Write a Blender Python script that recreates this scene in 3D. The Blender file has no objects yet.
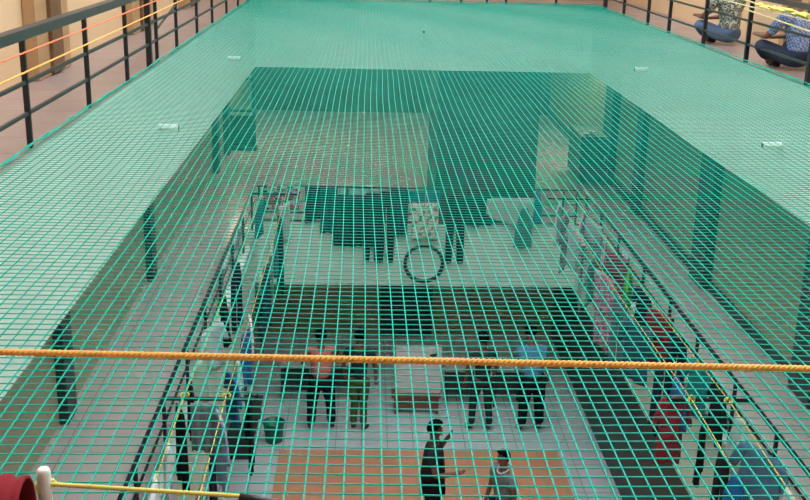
import bpy, bmesh, math, random
from mathutils import Vector, Matrix
random.seed(7)
C = bpy.context.scene.collection
pi = math.pi

# ------------------------------------------------------------------ camera
A_FLOOR, B_FLOOR, G_FLOOR = 7.40, 3.51, 0.0
CAM_Z = 8.70
FOC, PITCH, YAW, ROLL = 1052.57, 0.30378, 0.04077, 0.02518
fwd = Vector((math.sin(YAW)*math.cos(PITCH), math.cos(YAW)*math.cos(PITCH), -math.sin(PITCH)))
rt = fwd.cross(Vector((0, 0, 1))).normalized()
up = rt.cross(fwd)
r2 = rt*math.cos(ROLL) + up*math.sin(ROLL)
u2 = up*math.cos(ROLL) - rt*math.sin(ROLL)
cam = bpy.data.cameras.new('camera')
cam.sensor_width = 36.0
cam.lens = FOC/810*36
cam.clip_start = 0.02
camo = bpy.data.objects.new('camera', cam)
C.objects.link(camo)
m = Matrix((r2, u2, -fwd)).transposed().to_4x4()
m.translation = Vector((0, 0, CAM_Z))
camo.matrix_world = m
bpy.context.scene.camera = camo

# ------------------------------------------------------------------ world / light / exposure
w = bpy.data.worlds.new('sky'); bpy.context.scene.world = w
w.use_nodes = True
bg = w.node_tree.nodes['Background']
bg.inputs[0].default_value = (0.93, 0.97, 1.0, 1)
bg.inputs[1].default_value = 3.2
vs = bpy.context.scene.view_settings
vs.view_transform = 'Standard'; vs.look = 'None'; vs.gamma = 1.0; vs.use_curve_mapping = False
vs.exposure = 0.17

# ------------------------------------------------------------------ materials
def mat(name, col, rough=0.7, metal=0.0, var=0.12, scale=6.0, spec=0.5, bump=0.0, emit=None):
    mt = bpy.data.materials.new(name); mt.use_nodes = True
    nt = mt.node_tree; b = nt.nodes['Principled BSDF']
    b.inputs['Roughness'].default_value = rough
    b.inputs['Metallic'].default_value = metal
    b.inputs['Specular IOR Level'].default_value = spec
    tc = nt.nodes.new('ShaderNodeTexCoord')
    n = nt.nodes.new('ShaderNodeTexNoise'); n.inputs['Scale'].default_value = scale; n.inputs['Detail'].default_value = 4
    nt.links.new(tc.outputs['Object'], n.inputs['Vector'])
    r = nt.nodes.new('ShaderNodeValToRGB')
    c = Vector(col)
    r.color_ramp.elements[0].position = 0.3; r.color_ramp.elements[1].position = 0.7
    r.color_ramp.elements[0].color = (*(c*(1-var)), 1)
    r.color_ramp.elements[1].color = (*(c*(1+var)), 1)
    nt.links.new(n.outputs['Fac'], r.inputs['Fac'])
    nt.links.new(r.outputs['Color'], b.inputs['Base Color'])
    if bump:
        bp = nt.nodes.new('ShaderNodeBump'); bp.inputs['Strength'].default_value = bump
        nt.links.new(n.outputs['Fac'], bp.inputs['Height']); nt.links.new(bp.outputs['Normal'], b.inputs['Normal'])
    if emit:
        b.inputs['Emission Color'].default_value = (*emit[0], 1); b.inputs['Emission Strength'].default_value = emit[1]
    return mt

def tile_mat(name, c1, c2, grout, size, rough=0.25, mortar=0.006, coat=0.0):
    mt = bpy.data.materials.new(name); mt.use_nodes = True
    nt = mt.node_tree; b = nt.nodes['Principled BSDF']
    tc = nt.nodes.new('ShaderNodeTexCoord')
    br = nt.nodes.new('ShaderNodeTexBrick')
    br.offset = 0.0; br.squash = 1.0
    br.inputs['Scale'].default_value = 1.0
    br.inputs['Brick Width'].default_value = size; br.inputs['Row Height'].default_value = size
    br.inputs['Mortar Size'].default_value = mortar
    br.inputs['Color1'].default_value = (*c1, 1); br.inputs['Color2'].default_value = (*c2, 1)
    br.inputs['Mortar'].default_value = (*grout, 1)
    nt.links.new(tc.outputs['Object'], br.inputs['Vector'])
    n = nt.nodes.new('ShaderNodeTexNoise'); n.inputs['Scale'].default_value = 2.5; n.inputs['Detail'].default_value = 5
    nt.links.new(tc.outputs['Object'], n.inputs['Vector'])
    mx = nt.nodes.new('ShaderNodeMix'); mx.data_type = 'RGBA'; mx.blend_type = 'MULTIPLY'; mx.inputs['Factor'].default_value = 0.2
    nt.links.new(br.outputs['Color'], mx.inputs['A']); nt.links.new(n.outputs['Color'], mx.inputs['B'])
    rp = nt.nodes.new('ShaderNodeMapRange'); rp.inputs['To Min'].default_value = rough*0.7; rp.inputs['To Max'].default_value = rough*1.3
    nt.links.new(n.outputs['Fac'], rp.inputs['Value']); nt.links.new(rp.outputs['Result'], b.inputs['Roughness'])
    nt.links.new(mx.outputs['Result'], b.inputs['Base Color'])
    return mt

def pattern_mat(name, c1, c2, c3, scale, kind='floral', rough=0.85):
    mt = bpy.data.materials.new(name); mt.use_nodes = True
    nt = mt.node_tree; b = nt.nodes['Principled BSDF']; b.inputs['Roughness'].default_value = rough
    tc = nt.nodes.new('ShaderNodeTexCoord')
    r = nt.nodes.new('ShaderNodeValToRGB'); r.color_ramp.interpolation = 'CONSTANT'
    e = r.color_ramp.elements
    if kind == 'floral':
        v = nt.nodes.new('ShaderNodeTexNoise'); v.inputs['Scale'].default_value = scale; v.inputs['Detail'].default_value = 2
        out = v.outputs['Fac']; cuts = (0.47, 0.58)
        nt.links.new(tc.outputs['Object'], v.inputs['Vector'])
    elif kind == 'check':
        mp = nt.nodes.new('ShaderNodeMapping'); mp.inputs['Rotation'].default_value = (0.2, 0.3, 0.15)
        v = nt.nodes.new('ShaderNodeTexChecker'); v.inputs['Scale'].default_value = scale
        nt.links.new(tc.outputs['Object'], mp.inputs['Vector']); nt.links.new(mp.outputs['Vector'], v.inputs['Vector'])
        out = v.outputs['Fac']; cuts = (0.5, 2)
    else:
        v = nt.nodes.new('ShaderNodeTexWave'); v.inputs['Scale'].default_value = scale; v.inputs['Distortion'].default_value = 1.0
        nt.links.new(tc.outputs['Object'], v.inputs['Vector'])
        out = v.outputs['Fac']; cuts = (0.45, 0.8)
    nt.links.new(out, r.inputs['Fac'])
    e[0].position = 0; e[0].color = (*c1, 1)
    e[1].position = cuts[0]; e[1].color = (*c2, 1)
    if cuts[1] < 1:
        x = e.new(cuts[1]); x.color = (*c3, 1)
    nt.links.new(r.outputs['Color'], b.inputs['Base Color'])
    return mt

M = {}
M['fascia'] = mat('fascia_paint', (0.70, 0.86, 0.76), 0.8, var=0.04, scale=1.2)
M['cream'] = mat('cream_wall_paint', (0.68, 0.46, 0.27), 0.7, var=0.05, scale=0.9)
M['yellow'] = mat('yellow_wall_paint', (0.37, 0.38, 0.25), 0.6, var=0.05, scale=0.9)
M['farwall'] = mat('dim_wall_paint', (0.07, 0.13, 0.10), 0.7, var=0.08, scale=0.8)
M['ground_wall'] = mat('olive_wall_paint', (0.40, 0.34, 0.17), 0.75, var=0.10, scale=0.8)
M['ceil'] = mat('ceiling_paint', (0.7, 0.68, 0.62), 0.9, var=0.03)
M['pilaster'] = mat('very_dark_green', (0.03, 0.055, 0.05), 0.5, var=0.15)  # near-black green shared by pilasters, ground walls and other dark parts
M['brown'] = mat('brown_wood_paint', (0.16, 0.075, 0.03), 0.5, var=0.2, scale=9)
M['tan'] = mat('tan_wood_paint', (0.42, 0.25, 0.12), 0.55, var=0.1, scale=5)
M['floorA'] = tile_mat('mauve_floor_tiles', (0.40, 0.30, 0.27), (0.36, 0.27, 0.25), (0.22, 0.17, 0.15), 0.45, 0.4)
M['floorB'] = tile_mat('grey_glossy_floor_tiles', (0.70, 0.62, 0.59), (0.66, 0.59, 0.56), (0.36, 0.31, 0.29), 0.6, 0.2)
M['floorG'] = tile_mat('grey_ground_tiles', (0.72, 0.73, 0.76), (0.68, 0.69, 0.72), (0.38, 0.38, 0.40), 0.45, 0.35, 0.01)
M['orange_tile'] = tile_mat('orange_square_tiles', (0.84, 0.36, 0.21), (0.78, 0.32, 0.19), (0.55, 0.42, 0.22), 0.30, 0.45, 0.02)
M['rail'] = mat('black_railing_paint', (0.012, 0.012, 0.018), 0.35, var=0.2)
M['railtop'] = mat('grey_black_railing_paint', (0.035, 0.04, 0.042), 0.4, var=0.2)
M['net'] = mat('green_nylon_cord', (0.0, 0.36, 0.265), 0.6, var=0.10, scale=3, spec=.25)
M['pvc'] = mat('white_pvc', (0.93, 0.94, 0.90), 0.35, var=0.02)
M['dark'] = mat('dark_hole', (0.01, 0.012, 0.01), 0.6)
M['orange_rope'] = mat('orange_nylon_rope', (1.0, 0.50, 0.10), 0.6, var=0.15, scale=40)
M['salmon_rope'] = mat('salmon_nylon_rope', (0.95, 0.22, 0.07), 0.5, var=0.1)
M['yellow_rope'] = mat('yellow_nylon_rope', (0.85, 0.74, 0.16), 0.5, var=0.12, scale=30)
M['cream_rope'] = mat('cream_rope_cotton', (0.78, 0.66, 0.32), 0.7, var=0.1, scale=20)
M['skin'] = mat('brown_skin', (0.19, 0.082, 0.052), 0.5, var=0.06)
M['hair'] = mat('black_hair', (0.004, 0.0035, 0.0035), 0.9, spec=.1)
M['eye'] = mat('eye_white', (0.7, 0.68, 0.63), 0.3)
M['wood'] = mat('reddish_brown_wood', (0.22, 0.08, 0.05), 0.6, var=0.2, scale=7)
M['whiteboard'] = mat('white_laminate', (0.78, 0.74, 0.74), 0.4, var=0.03)
M['desk_top'] = mat('pale_laminate', (0.36, 0.36, 0.34), 0.4, var=0.08)
M['desk_body'] = mat('dark_laminate', (0.035, 0.035, 0.035), 0.5, var=0.1)
M['bucket'] = mat('green_plastic', (0.0, 0.16, 0.09), 0.35, var=0.08)
M['gate'] = mat('green_gate_paint', (0.015, 0.10, 0.075), 0.45, var=0.15)
M['rubber'] = mat('black_rubber', (0.012, 0.012, 0.012), 0.6, var=0.1)
M['fill_wall'] = mat('wall_fill_glow', (0.9, 0.9, 0.85), 0.4, emit=((1, 0.90, 0.66), 170))  # glow of the added lamps on the far hall walls

M['fill_ceiling'] = mat('ceiling_fill_glow', (0.9, 0.9, 0.85), 0.4, emit=((1, 0.95, 0.85), 110))  # glow of the added lamps under the far hall ceiling
M['fill_ground'] = mat('ground_fill_glow', (0.9, 0.9, 0.85), 0.4, emit=((1, 0.95, 0.82), 22))  # glow of the added lamps in the ground floor hall
_c = {}
def cm(col, rough=0.85):
    k = (tuple(col), rough)
    if k not in _c:
        _c[k] = mat('cloth_%02d' % len(_c), col, rough, var=0.15, scale=5, spec=0.15)
    return _c[k]

# ------------------------------------------------------------------ helpers
def link(name, me, mt, parent=None):
    o = bpy.data.objects.new(name, me)
    if mt: me.materials.append(mt)
    C.objects.link(o)
    if parent: o.parent = parent
    return o

def obj(name, bm, mt, parent=None, smooth=False):
    me = bpy.data.meshes.new(name)
    bmesh.ops.recalc_face_normals(bm, faces=bm.faces)
    if smooth:
        for f in bm.faces: f.smooth = True
    bm.to_mesh(me); bm.free()
    return link(name, me, mt, parent)

def bx(bm, x0, x1, y0, y1, z0, z1, bev=0.0):
    r = bmesh.ops.create_cube(bm, size=1)
    for v in r['verts']:
        v.co = Vector(((x0+x1)/2 + v.co.x*(x1-x0), (y0+y1)/2 + v.co.y*(y1-y0), (z0+z1)/2 + v.co.z*(z1-z0)))
    if bev:
        es = list({e for v in r['verts'] for e in v.link_edges})
        bmesh.ops.bevel(bm, geom=es, offset=bev, segments=2, affect='EDGES')
    return bm

def box(*a, **k): return bx(bmesh.new(), *a, **k)

def tube(bm, pts, r, n=6, cap=True, rot=0.0):
    pts = [Vector(p) for p in pts]
    rings = []
    for i, p in enumerate(pts):
        t = (pts[min(i+1, len(pts)-1)] - pts[max(i-1, 0)]).normalized()
        a = t.cross(Vector((0, 0, 1)))
        if a.length < 1e-3: a = Vector((1, 0, 0))
        a.normalize(); b = a.cross(t)
        rr = r[i] if isinstance(r, (list, tuple)) else r
        rings.append([bm.verts.new(p + a*rr*math.cos(2*pi*k/n+rot) + b*rr*math.sin(2*pi*k/n+rot)) for k in range(n)])
    for q, s in zip(rings, rings[1:]):
        for k in range(n):
            bm.faces.new((q[k], q[(k+1) % n], s[(k+1) % n], s[k]))
    if cap:
        bm.faces.new(rings[0][::-1]); bm.faces.new(rings[-1])
    return bm

def lathe(bm, prof, c=(0, 0, 0), n=20):
    rings = []
    for r, z in prof:
        rings.append([bm.verts.new((c[0]+r*math.cos(2*pi*k/n), c[1]+r*math.sin(2*pi*k/n), c[2]+z)) for k in range(n)])
    for q, s in zip(rings, rings[1:]):
        for k in range(n):
            bm.faces.new((q[k], q[(k+1) % n], s[(k+1) % n], s[k]))
    bm.faces.new(rings[0][::-1]); bm.faces.new(rings[-1])
    return bm

def empty(name, loc, label, cat, group=None, rotz=0):
    o = bpy.data.objects.new(name, None); C.objects.link(o)
    o.location = loc; o.rotation_euler = (0, 0, rotz); o.empty_display_size = 0.1
    o['label'] = label; o['category'] = cat
    if group: o['group'] = group
    return o

def tag(o, label, cat, group=None):
    o['label'] = label; o['category'] = cat
    if group: o['group'] = group
    return o

def struct(name, bm, mt):
    o = obj(name, bm, mt); o['kind'] = 'structure'; return o

def twist_rope(name, p0, p1, r, mt, sag=0.0, turns=60, seg=5, extra=None, parent=None):
    p0, p1 = Vector(p0), Vector(p1)
    n = int(turns*seg)
    bm = bmesh.new()
    d = (p1-p0).normalized()
    a = d.cross(Vector((0, 0, 1))).normalized(); b = a.cross(d)
    for s in range(3):
        pts = []
        for i in range(n+1):
            t = i/n; th = 2*pi*turns*t + s*2*pi/3
            c = p0.lerp(p1, t) + Vector((0, 0, -4*sag*t*(1-t)))
            pts.append(c + (a*math.cos(th)+b*math.sin(th))*r*0.5)
        tube(bm, pts, r*0.56, 5)
    if extra: extra(bm)
    return obj(name, bm, mt, parent, smooth=True)

# ------------------------------------------------------------------ building shell
XL, XR, YF, YN = -1.87, 3.81, 17.85, 0.93
WL, WR, YB = -3.2, 5.19, 29.5
YB_A = 25.0
AWL, AWR = -2.70, 4.62
FA, FB = 6.29, 2.43            # lower edges of the two fascia beams
bm = bmesh.new()
bx(bm, WL-.2, WR+.2, -2.2, 22.0, -0.2, 0)
struct('floor', bm, M['floorG'])
# sunk panel of orange tiles in the courtyard
struct('floor_inlay', box(-1.40, 3.38, 2.0, 16.2, 0.0, 0.012), M['orange_tile'])

def ring_slab(name, z0, z1, wl, wr, yb, mt, yn=YN):
    bm = bmesh.new()
    bx(bm, wl, XL, -2, YF, z0, z1); bx(bm, XR, wr, -2, YF, z0, z1)
    bx(bm, wl, wr, YF, yb, z0, z1); bx(bm, XL, XR, -2, yn, z0, z1)
    return struct(name, bm, mt)
ring_slab('floor_middle', B_FLOOR-.12, B_FLOOR, WL, WR, YB, M['floorB'])
ring_slab('floor_upper', A_FLOOR-.12, A_FLOOR, WL, WR, YB_A, M['floorA'])
def fascia(base, zt, zb, th=0.18):
    def s(side, *a): 
        struct('%s_%s' % (base, side), box(*a), M['fascia'])
    s('left', XL-th, XL+.012, YN-th, YF+th, zb, zt)
    s('right', XR-.012, XR+th, YN-th, YF+th, zb, zt)
    s('back', XL+.012, XR-.012, YF-.012, YF+th, zb, zt)
    s('front', XL+.012, XR-.012, YN-th, YN, zb, zt)
fascia('wall_upper_beam', A_FLOOR-.001, FA)
fascia('wall_lower_beam', B_FLOOR-.001, FB)
struct('ceiling_middle', box(WL, WR, YF+.18, YB, A_FLOOR-.2, A_FLOOR-.125), M['ceil'])
# middle level walls
struct('wall_left', box(WL-.2, WL, -2, YB+.2, 0, A_FLOOR-.12), M['yellow'])
struct('wall_right', box(WR, WR+.2, -2, YB+.2, 0, A_FLOOR-.12), M['yellow'])
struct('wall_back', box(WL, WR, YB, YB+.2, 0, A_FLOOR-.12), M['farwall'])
struct('wall_ground_back', box(WL, WR, 21.5, 21.7, 0, B_FLOOR-.12), M['ground_wall'])
struct('wall_front', box(WL, WR, -2.2, -2, 0, 11), M['cream'])
struct('wall_shade_left', box(-2.75, -2.6, -2, 21.5, 0, B_FLOOR-.12), M['pilaster'])  # added dark wall, its colour stands in for shade under the left slab
struct('wall_shade_right', box(4.15, 4.3, -2, 21.5, 0, B_FLOOR-.12), M['pilaster'])  # added dark wall, stands in for shade in the right ground corridor
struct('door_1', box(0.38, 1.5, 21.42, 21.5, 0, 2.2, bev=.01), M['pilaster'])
k = 1
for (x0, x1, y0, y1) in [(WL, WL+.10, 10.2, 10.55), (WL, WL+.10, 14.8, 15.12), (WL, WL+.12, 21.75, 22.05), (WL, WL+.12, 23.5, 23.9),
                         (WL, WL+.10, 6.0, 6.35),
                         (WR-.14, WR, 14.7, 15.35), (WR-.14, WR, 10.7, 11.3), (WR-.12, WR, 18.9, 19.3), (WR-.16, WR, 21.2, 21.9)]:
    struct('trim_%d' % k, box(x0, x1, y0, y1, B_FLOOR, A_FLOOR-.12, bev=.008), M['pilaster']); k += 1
# dark strip along the foot of the right middle corridor wall
struct('wall_foot_right', box(WR-.03, WR, -2, YB, B_FLOOR, B_FLOOR+.16), M['pilaster'])
#struct('wall_foot_left', box(WL, WL+.03, -2, YB, B_FLOOR, B_FLOOR+.10), M['pilaster'])
# dark stair core rising behind the far railing
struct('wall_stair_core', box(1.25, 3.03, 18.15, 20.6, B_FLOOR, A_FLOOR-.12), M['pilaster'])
# kerbs at the slab edge of the middle floor
struct('trim_20', box(XL-.10, XL+.02, YN, YF, B_FLOOR, B_FLOOR+.05, bev=.006), M['fascia'])
struct('trim_21', box(XR-.02, XR+.10, YN, YF, B_FLOOR, B_FLOOR+.05, bev=.006), M['fascia'])
struct('trim_22', box(XL, XR, YF-.02, YF+.10, B_FLOOR, B_FLOOR+.05, bev=.006), M['fascia'])
# upper level: outer walls, roof over the corridors, brown door surrounds
struct('wall_upper_left', box(AWL-.2, AWL, -2, YB, A_FLOOR, 10.6), M['cream'])
struct('wall_upper_right', box(AWR, AWR+.2, -2, YB, A_FLOOR, 10.6), M['cream'])
struct('wall_upper_back', box(AWL, AWR, 19.4, 19.6, A_FLOOR, 10.6), M['cream'])
bm = bmesh.new()
bx(bm, WL, XL-.1, -2.2, YF+.1, 10.6, 10.8); bx(bm, XR+.1, WR, -2.2, YF+.1, 10.6, 10.8)
bx(bm, WL, WR, YF+.1, YB, 10.6, 10.8); bx(bm, WL, WR, -2.2, YN-.3, 10.6, 10.8)
struct('ceiling_upper', bm, M['ceil'])
def surround(n, y0, y1, x, s):
    e = struct('door_%d' % n, box(min(x, x+s*.10), max(x, x+s*.10), y0, y1, A_FLOOR, 9.6, bev=.01), M['tan'])
    obj('door_panel', box(min(x+s*.09, x+s*.13), max(x+s*.09, x+s*.13), y0+(y1-y0)*.34, y0+(y1-y0)*.68, A_FLOOR+.02, 9.5, bev=.006), M['brown'], e)
surround(2, 8.50, 9.45, AWL, 1)
surround(3, 12.0, 13.2, AWL, 1)
surround(4, 15.5, 16.9, AWL, 1)
surround(5, 10.9, 11.6, AWR, -1)
for i, (x0, x1) in enumerate([(1.2, 3.1), (3.5, 4.4), (-0.9, -0.6)]):
    struct('door_%d' % (6+i), box(x0, x1, 19.3, 19.4, A_FLOOR, 9.6, bev=.01), M['tan'])

# ------------------------------------------------------------------ railings
def railing(name, label, axis, c, a0, a1, zf, posts, bars, top, tall=(), post_w=.015, top_h=.03, rm='railtop'):
    """axis 'y': runs along Y at x=c ; axis 'x': runs along X at y=c"""
    root = empty(name, (c, (a0+a1)/2, zf) if axis == 'y' else ((a0+a1)/2, c, zf), label, 'railing')
    L = root.location.copy()
    def B(x0, x1, y0, y1, z0, z1, nm, mt, bev=.003):
        obj(nm, box(x0-L.x, x1-L.x, y0-L.y, y1-L.y, z0-L.z, z1-L.z, bev=bev), mt, root)
    def along(s0, s1, hw, z0, z1, nm, mt):
        if axis == 'y': B(c-hw, c+hw, s0, s1, z0, z1, nm, mt)
        else: B(s0, s1, c-hw, c+hw, z0, z1, nm, mt)
    for p in posts:
        hh = top-.005
        w_ = post_w
        if p in tall: hh = top+.75; w_ = post_w*1.6
        if axis == 'y': B(c-w_, c+w_, p-w_, p+w_, zf, hh, 'post', M['rail'])
        else: B(p-w_, p+w_, c-w_, c+w_, zf, hh, 'post', M['rail'])
    for z in bars:
        along(a0, a1, .011, z-.011, z+.011, 'rail_bar', M[rm])
    along(a0, a1, top_h, top-top_h*.8, top+top_h*.8, 'handrail', M[rm])
    return root
zA = A_FLOOR
ra = railing('railing', 'black metal railing above the net on the left of the photo', 'y', -1.92, YN, 17.9, zA,
        [2.2, 3.5, 4.8, 6.01, 7.35, 8.57, 9.47, 9.82, 10.86, 12.18, 13.4, 14.78, 16.1, 17.4], [CAM_Z-1.10, CAM_Z-.925], CAM_Z-.655, tall=(9.47,), top_h=.036)
br = bmesh.new(); tube(br, [(0, 9.9-9.415, CAM_Z-1.00-zA), (0, 12.1-9.415, CAM_Z-.70-zA)], .011, 6)
obj('brace', br, M['rail'], ra)
railing('railing', 'black metal railing above the net, beside the two seated people', 'y', 3.86, YN, 17.9, zA,
        [2.2, 3.6, 5.0, 6.4, 7.8, 9.08, 10.69, 12.12, 13.58, 14.64, 16.07, 17.37], [CAM_Z-1.12, CAM_Z-.89], CAM_Z-.64, tall=(9.08, 17.37), post_w=.02)
railing('railing', 'black metal railing at the far end above the net', 'x', YF+.06, -1.85, 3.8, zA,
        [-1.2, -.25, 1.04, 1.56, 1.99, 2.31, 3.15], [CAM_Z-1.12, CAM_Z-.89], CAM_Z-.64, post_w=.02)
railing('railing', 'black metal handrail right in front of the viewer above the net', 'x', 0.96, -1.85, 3.8, zA,
        [-.9, .5, 1.9, 3.2], [CAM_Z-1.12, CAM_Z-.89], CAM_Z-.64)
zB = B_FLOOR+.05
tb = B_FLOOR+.72
lb = [B_FLOOR+.46, B_FLOOR+.25, B_FLOOR+.10]
railing('railing', 'dark railing under the net on the left corridor edge, hung with washing', 'y', -1.92, YN, 17.85, zB,
        [3.3, 4.7, 6.05, 7.4, 8.05, 9.35, 10.7, 12.05, 13.4, 14.75, 16.1, 17.4], lb[:2], tb, post_w=.017, top_h=.020, rm='rail')
railing('railing', 'dark railing under the net on the right corridor edge, hung with washing', 'y', 3.86, YN, 17.85, zB,
        [3.3, 4.7, 6.05, 7.3, 8.7, 9.85, 11.15, 12.3, 13.63, 15.15, 16.4, 17.6], lb[:2], tb, post_w=.017, top_h=.020, rm='rail')
railing('railing', 'dark railing under the net across the far end, draped with blankets', 'x', YF+.02, -1.88, 3.82, zB,
        [-1.84, -1.35, -.3, .75, 1.8, 2.75, 3.5, 3.74], lb, tb, post_w=.016, top_h=.018, rm='rail')

# ------------------------------------------------------------------ safety net
net_root = empty('safety_net', ((XL+XR)/2, 9.4, A_FLOOR+.012), 'green knotted safety net stretched over the whole courtyard opening', 'net')
NL = net_root.location
CELL = 0.0462
def nz(x, y):
    u = (x-XL)/(XR-XL); v = (y-YN)/(YF-YN)
    return -0.035*math.sin(pi*min(max(u, 0), 1))*math.sin(pi*min(max(v, 0), 1)) + .003*math.sin(3.1*x+1.7*y)
def nx(x, y):
    return .010*math.sin(0.7*y+0.6*x) + .003*math.sin(2.1*y+2*x)
def ny(x, y):
    return .010*math.sin(1.3*x+0.5*y) + .005*math.sin(4.3*x+1.1*y)
x0n, x1n, y0n, y1n = XL-.025, XR+.02, YN+.06, YF+.02
bm = bmesh.new()
nxs = int(round((x1n-x0n)/CELL)); nys = int(round((y1n-y0n)/CELL))
def edgef(t):   # strands calm down at the edges
    return min(1, 8*min(t, 1-t)+.15)
for i in range(nxs+1):
    x = x0n+i*(x1n-x0n)/nxs
    pts = []
    for j in range(81):
        y = y0n+(y1n-y0n)*j/80
        pts.append((x+nx(x, y)*edgef(i/nxs)-NL.x, y-NL.y, nz(x, y)))
    tube(bm, pts, .0024, 4, rot=pi/4)
for j in range(nys+1):
    y = y0n+j*(y1n-y0n)/nys
    pts = []
    for i in range(25):
        x = x0n+(x1n-x0n)*i/24
        pts.append((x-NL.x, y+ny(x, y)*edgef(j/nys)-NL.y, nz(x, y)))
    tube(bm, pts, .0020, 4, rot=pi/4)
mesh_o = obj('net_mesh', bm, M['net'], net_root)
# knots where the strands cross, near the viewer
bm = bmesh.new()
for i in range(nxs+1):
    x = x0n+i*(x1n-x0n)/nxs
    for j in range(int(5.5/CELL)):
        y = y0n+j*(y1n-y0n)/nys
        px, py, pz = x+nx(x, y)*edgef(i/nxs)-NL.x, y+ny(x, y)*edgef(j/nys)-NL.y, nz(x, y)
        s = .0056
        v = [bm.verts.new((px+a*s, py+b*s, pz+c*s*.8)) for a, b, c in ((1, 0, 0), (0, 1, 0), (-1, 0, 0), (0, -1, 0), (0, 0, 1), (0, 0, -1))]
        for k_ in range(4):
            bm.faces.new((v[k_], v[(k_+1) % 4], v[4])); bm.faces.new((v[(k_+1) % 4], v[k_], v[5]))
kn = obj('net_knot', bm, M['net'], net_root); kn['kind'] = 'stuff'
def cord(p0, p1):
    bm = bmesh.new(); p0, p1 = Vector(p0), Vector(p1); n = 90
    for s in range(3):
        pts = []
        for i in range(n+1):
            t = i/n
            o = Vector((random.uniform(-1, 1), random.uniform(-1, 1), random.uniform(0, 1)))*.012
            pts.append(p0.lerp(p1, t)-NL+o)
        tube(bm, pts, .0045, 5)
    obj('border_cord', bm, M['net'], net_root, smooth=True)
zc = A_FLOOR+.022
cord((x0n, y0n, zc), (x0n, y1n, zc)); cord((x1n, y0n, zc), (x1n, y1n, zc))
cord((x0n, y1n, zc), (x1n, y1n, zc)); cord((x0n, y0n, zc), (x1n, y0n, zc))

# ------------------------------------------------------------------ drain spouts
for (wall, a, z, lab) in [('l', 9.45, 6.87, 'white plastic drain spout on the left fascia nearer to the viewer'),
                     ('l', 14.3, 6.88, 'white plastic drain spout on the left fascia near the far corner'),
                     ('b', .94, 6.95, 'small dark drain spout in the middle of the far fascia'),
                     ('r', 14.2, 6.85, 'white plastic drain spout on the right fascia near the far corner'),
                     ('r', 9.35, 6.82, 'white plastic drain spout on the right fascia nearer to the viewer')]:
    base = {'l': (XL+.012, a, z), 'r': (XR-.012, a, z), 'b': (a, YF-.012, z)}[wall]
    d = {'l': Vector((1, 0, -.06)), 'r': Vector((-1, 0, -.06)), 'b': Vector((0, -1, -.06))}[wall]
    root = empty('drain_spout', base, lab, 'pipe', 'drain spouts sticking out of the upper fascia')
    bm = bmesh.new(); tube(bm, [(0, 0, 0), d*.17], .030, 14)
    tube(bm, [d*.135, d*.172], .036, 14)
    pp_ = obj('pipe', bm, M['pvc'], root, smooth=False)
    bm = bmesh.new(); tube(bm, [d*.171, d*.175], .026, 14)
    obj('pipe_mouth', bm, M['dark'], pp_)

# ------------------------------------------------------------------ ropes
def knots(bm, c, r, n=3):
    for i in range(n):
        a = random.uniform(0, 6.28)
        pts = [Vector(c)+Vector((math.cos(t+a)*r*(1+.3*math.sin(3*t)), math.sin(t*1.3+a)*r*.7, math.sin(t+a)*r)) for t in [k*2*pi/12 for k in range(13)]]
        tube(bm, pts, r*.22, 5)
tag(twist_rope('rope', (-1.86, 1.03, CAM_Z-.4215), (3.80, 1.03, CAM_Z-.494), .0039, M['orange_rope'], turns=330, seg=6),
    'thick twisted orange rope strung level across the whole view in front of the net', 'rope')
tag(twist_rope('rope', (-.335, 1.0, CAM_Z-.578), (-.128, 1.0, CAM_Z-.592), .0026, M['yellow_rope'], turns=22, seg=6,
    extra=lambda b: knots(b, (-.3345, 1.0, CAM_Z-.581), .0078, 2)), 'short yellow rope tied to the white pole at lower left', 'rope')
tag(twist_rope('rope', (-1.89, 1.0, CAM_Z-.745), (-1.89, 12.0, CAM_Z-.735), .006, M['salmon_rope'], turns=60, sag=.01), 'salmon rope along the upper left railing just under its handrail', 'rope')
tag(twist_rope('rope', (-1.89, 1.0, CAM_Z-.86), (-1.89, 12.0, CAM_Z-.83), .006, M['orange_rope'], turns=60, sag=.01), 'orange rope along the upper left railing, lower of the two there', 'rope')
tag(twist_rope('rope', (3.80, 13.5, CAM_Z-.62), (3.80, 7.0, CAM_Z-.78), .007, M['cream_rope'], turns=50), 'cream rope slanting down over the seated people, uppermost of three', 'rope')
tag(twist_rope('rope', (3.78, 14.0, CAM_Z-.72), (3.78, 7.0, CAM_Z-.75), .006, M['cream_rope'], turns=50), 'cream rope passing over the seated people, middle one of three', 'rope')
tag(twist_rope('rope', (3.80, 10.7, CAM_Z-.775), (3.80, 7.0, CAM_Z-.90), .009, M['cream_rope'], turns=30), 'cream rope slanting down across the blue check shirt, lowest of three', 'rope')
bm = bmesh.new()
random.seed(3)
for i in range(9):
    pts = []
    for t in range(10):
        u = t/9
        pts.append((3.78+random.uniform(-.03, .03), 10.35-1.25*u, CAM_Z-.70+random.uniform(-.018, .018)))
    tube(bm, pts, .008, 5)
tag(obj('rope', bm, M['yellow_rope'], smooth=True), 'tangled bundle of yellow rope on the handrail above the blue check shirt', 'rope')

# white pole, red towel, dark rod close to the viewer
root = empty('pole', (-.3345, 1.0, CAM_Z-1.3), 'white plastic pole with a rounded top at lower left', 'pole')
bm = bmesh.new(); prof = [(.0072, 0), (.0072, .735), (.0066, .7385), (.005, .7405), (.001, .7412)]
lathe(bm, prof, n=18); obj('tube', bm, M['pvc'], root, smooth=True)
bm = bmesh.new(); lathe(bm, [(.0083, .69), (.0083, .696)], n=18); obj('collar', bm, M['whiteboard'], root, smooth=True)
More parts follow.
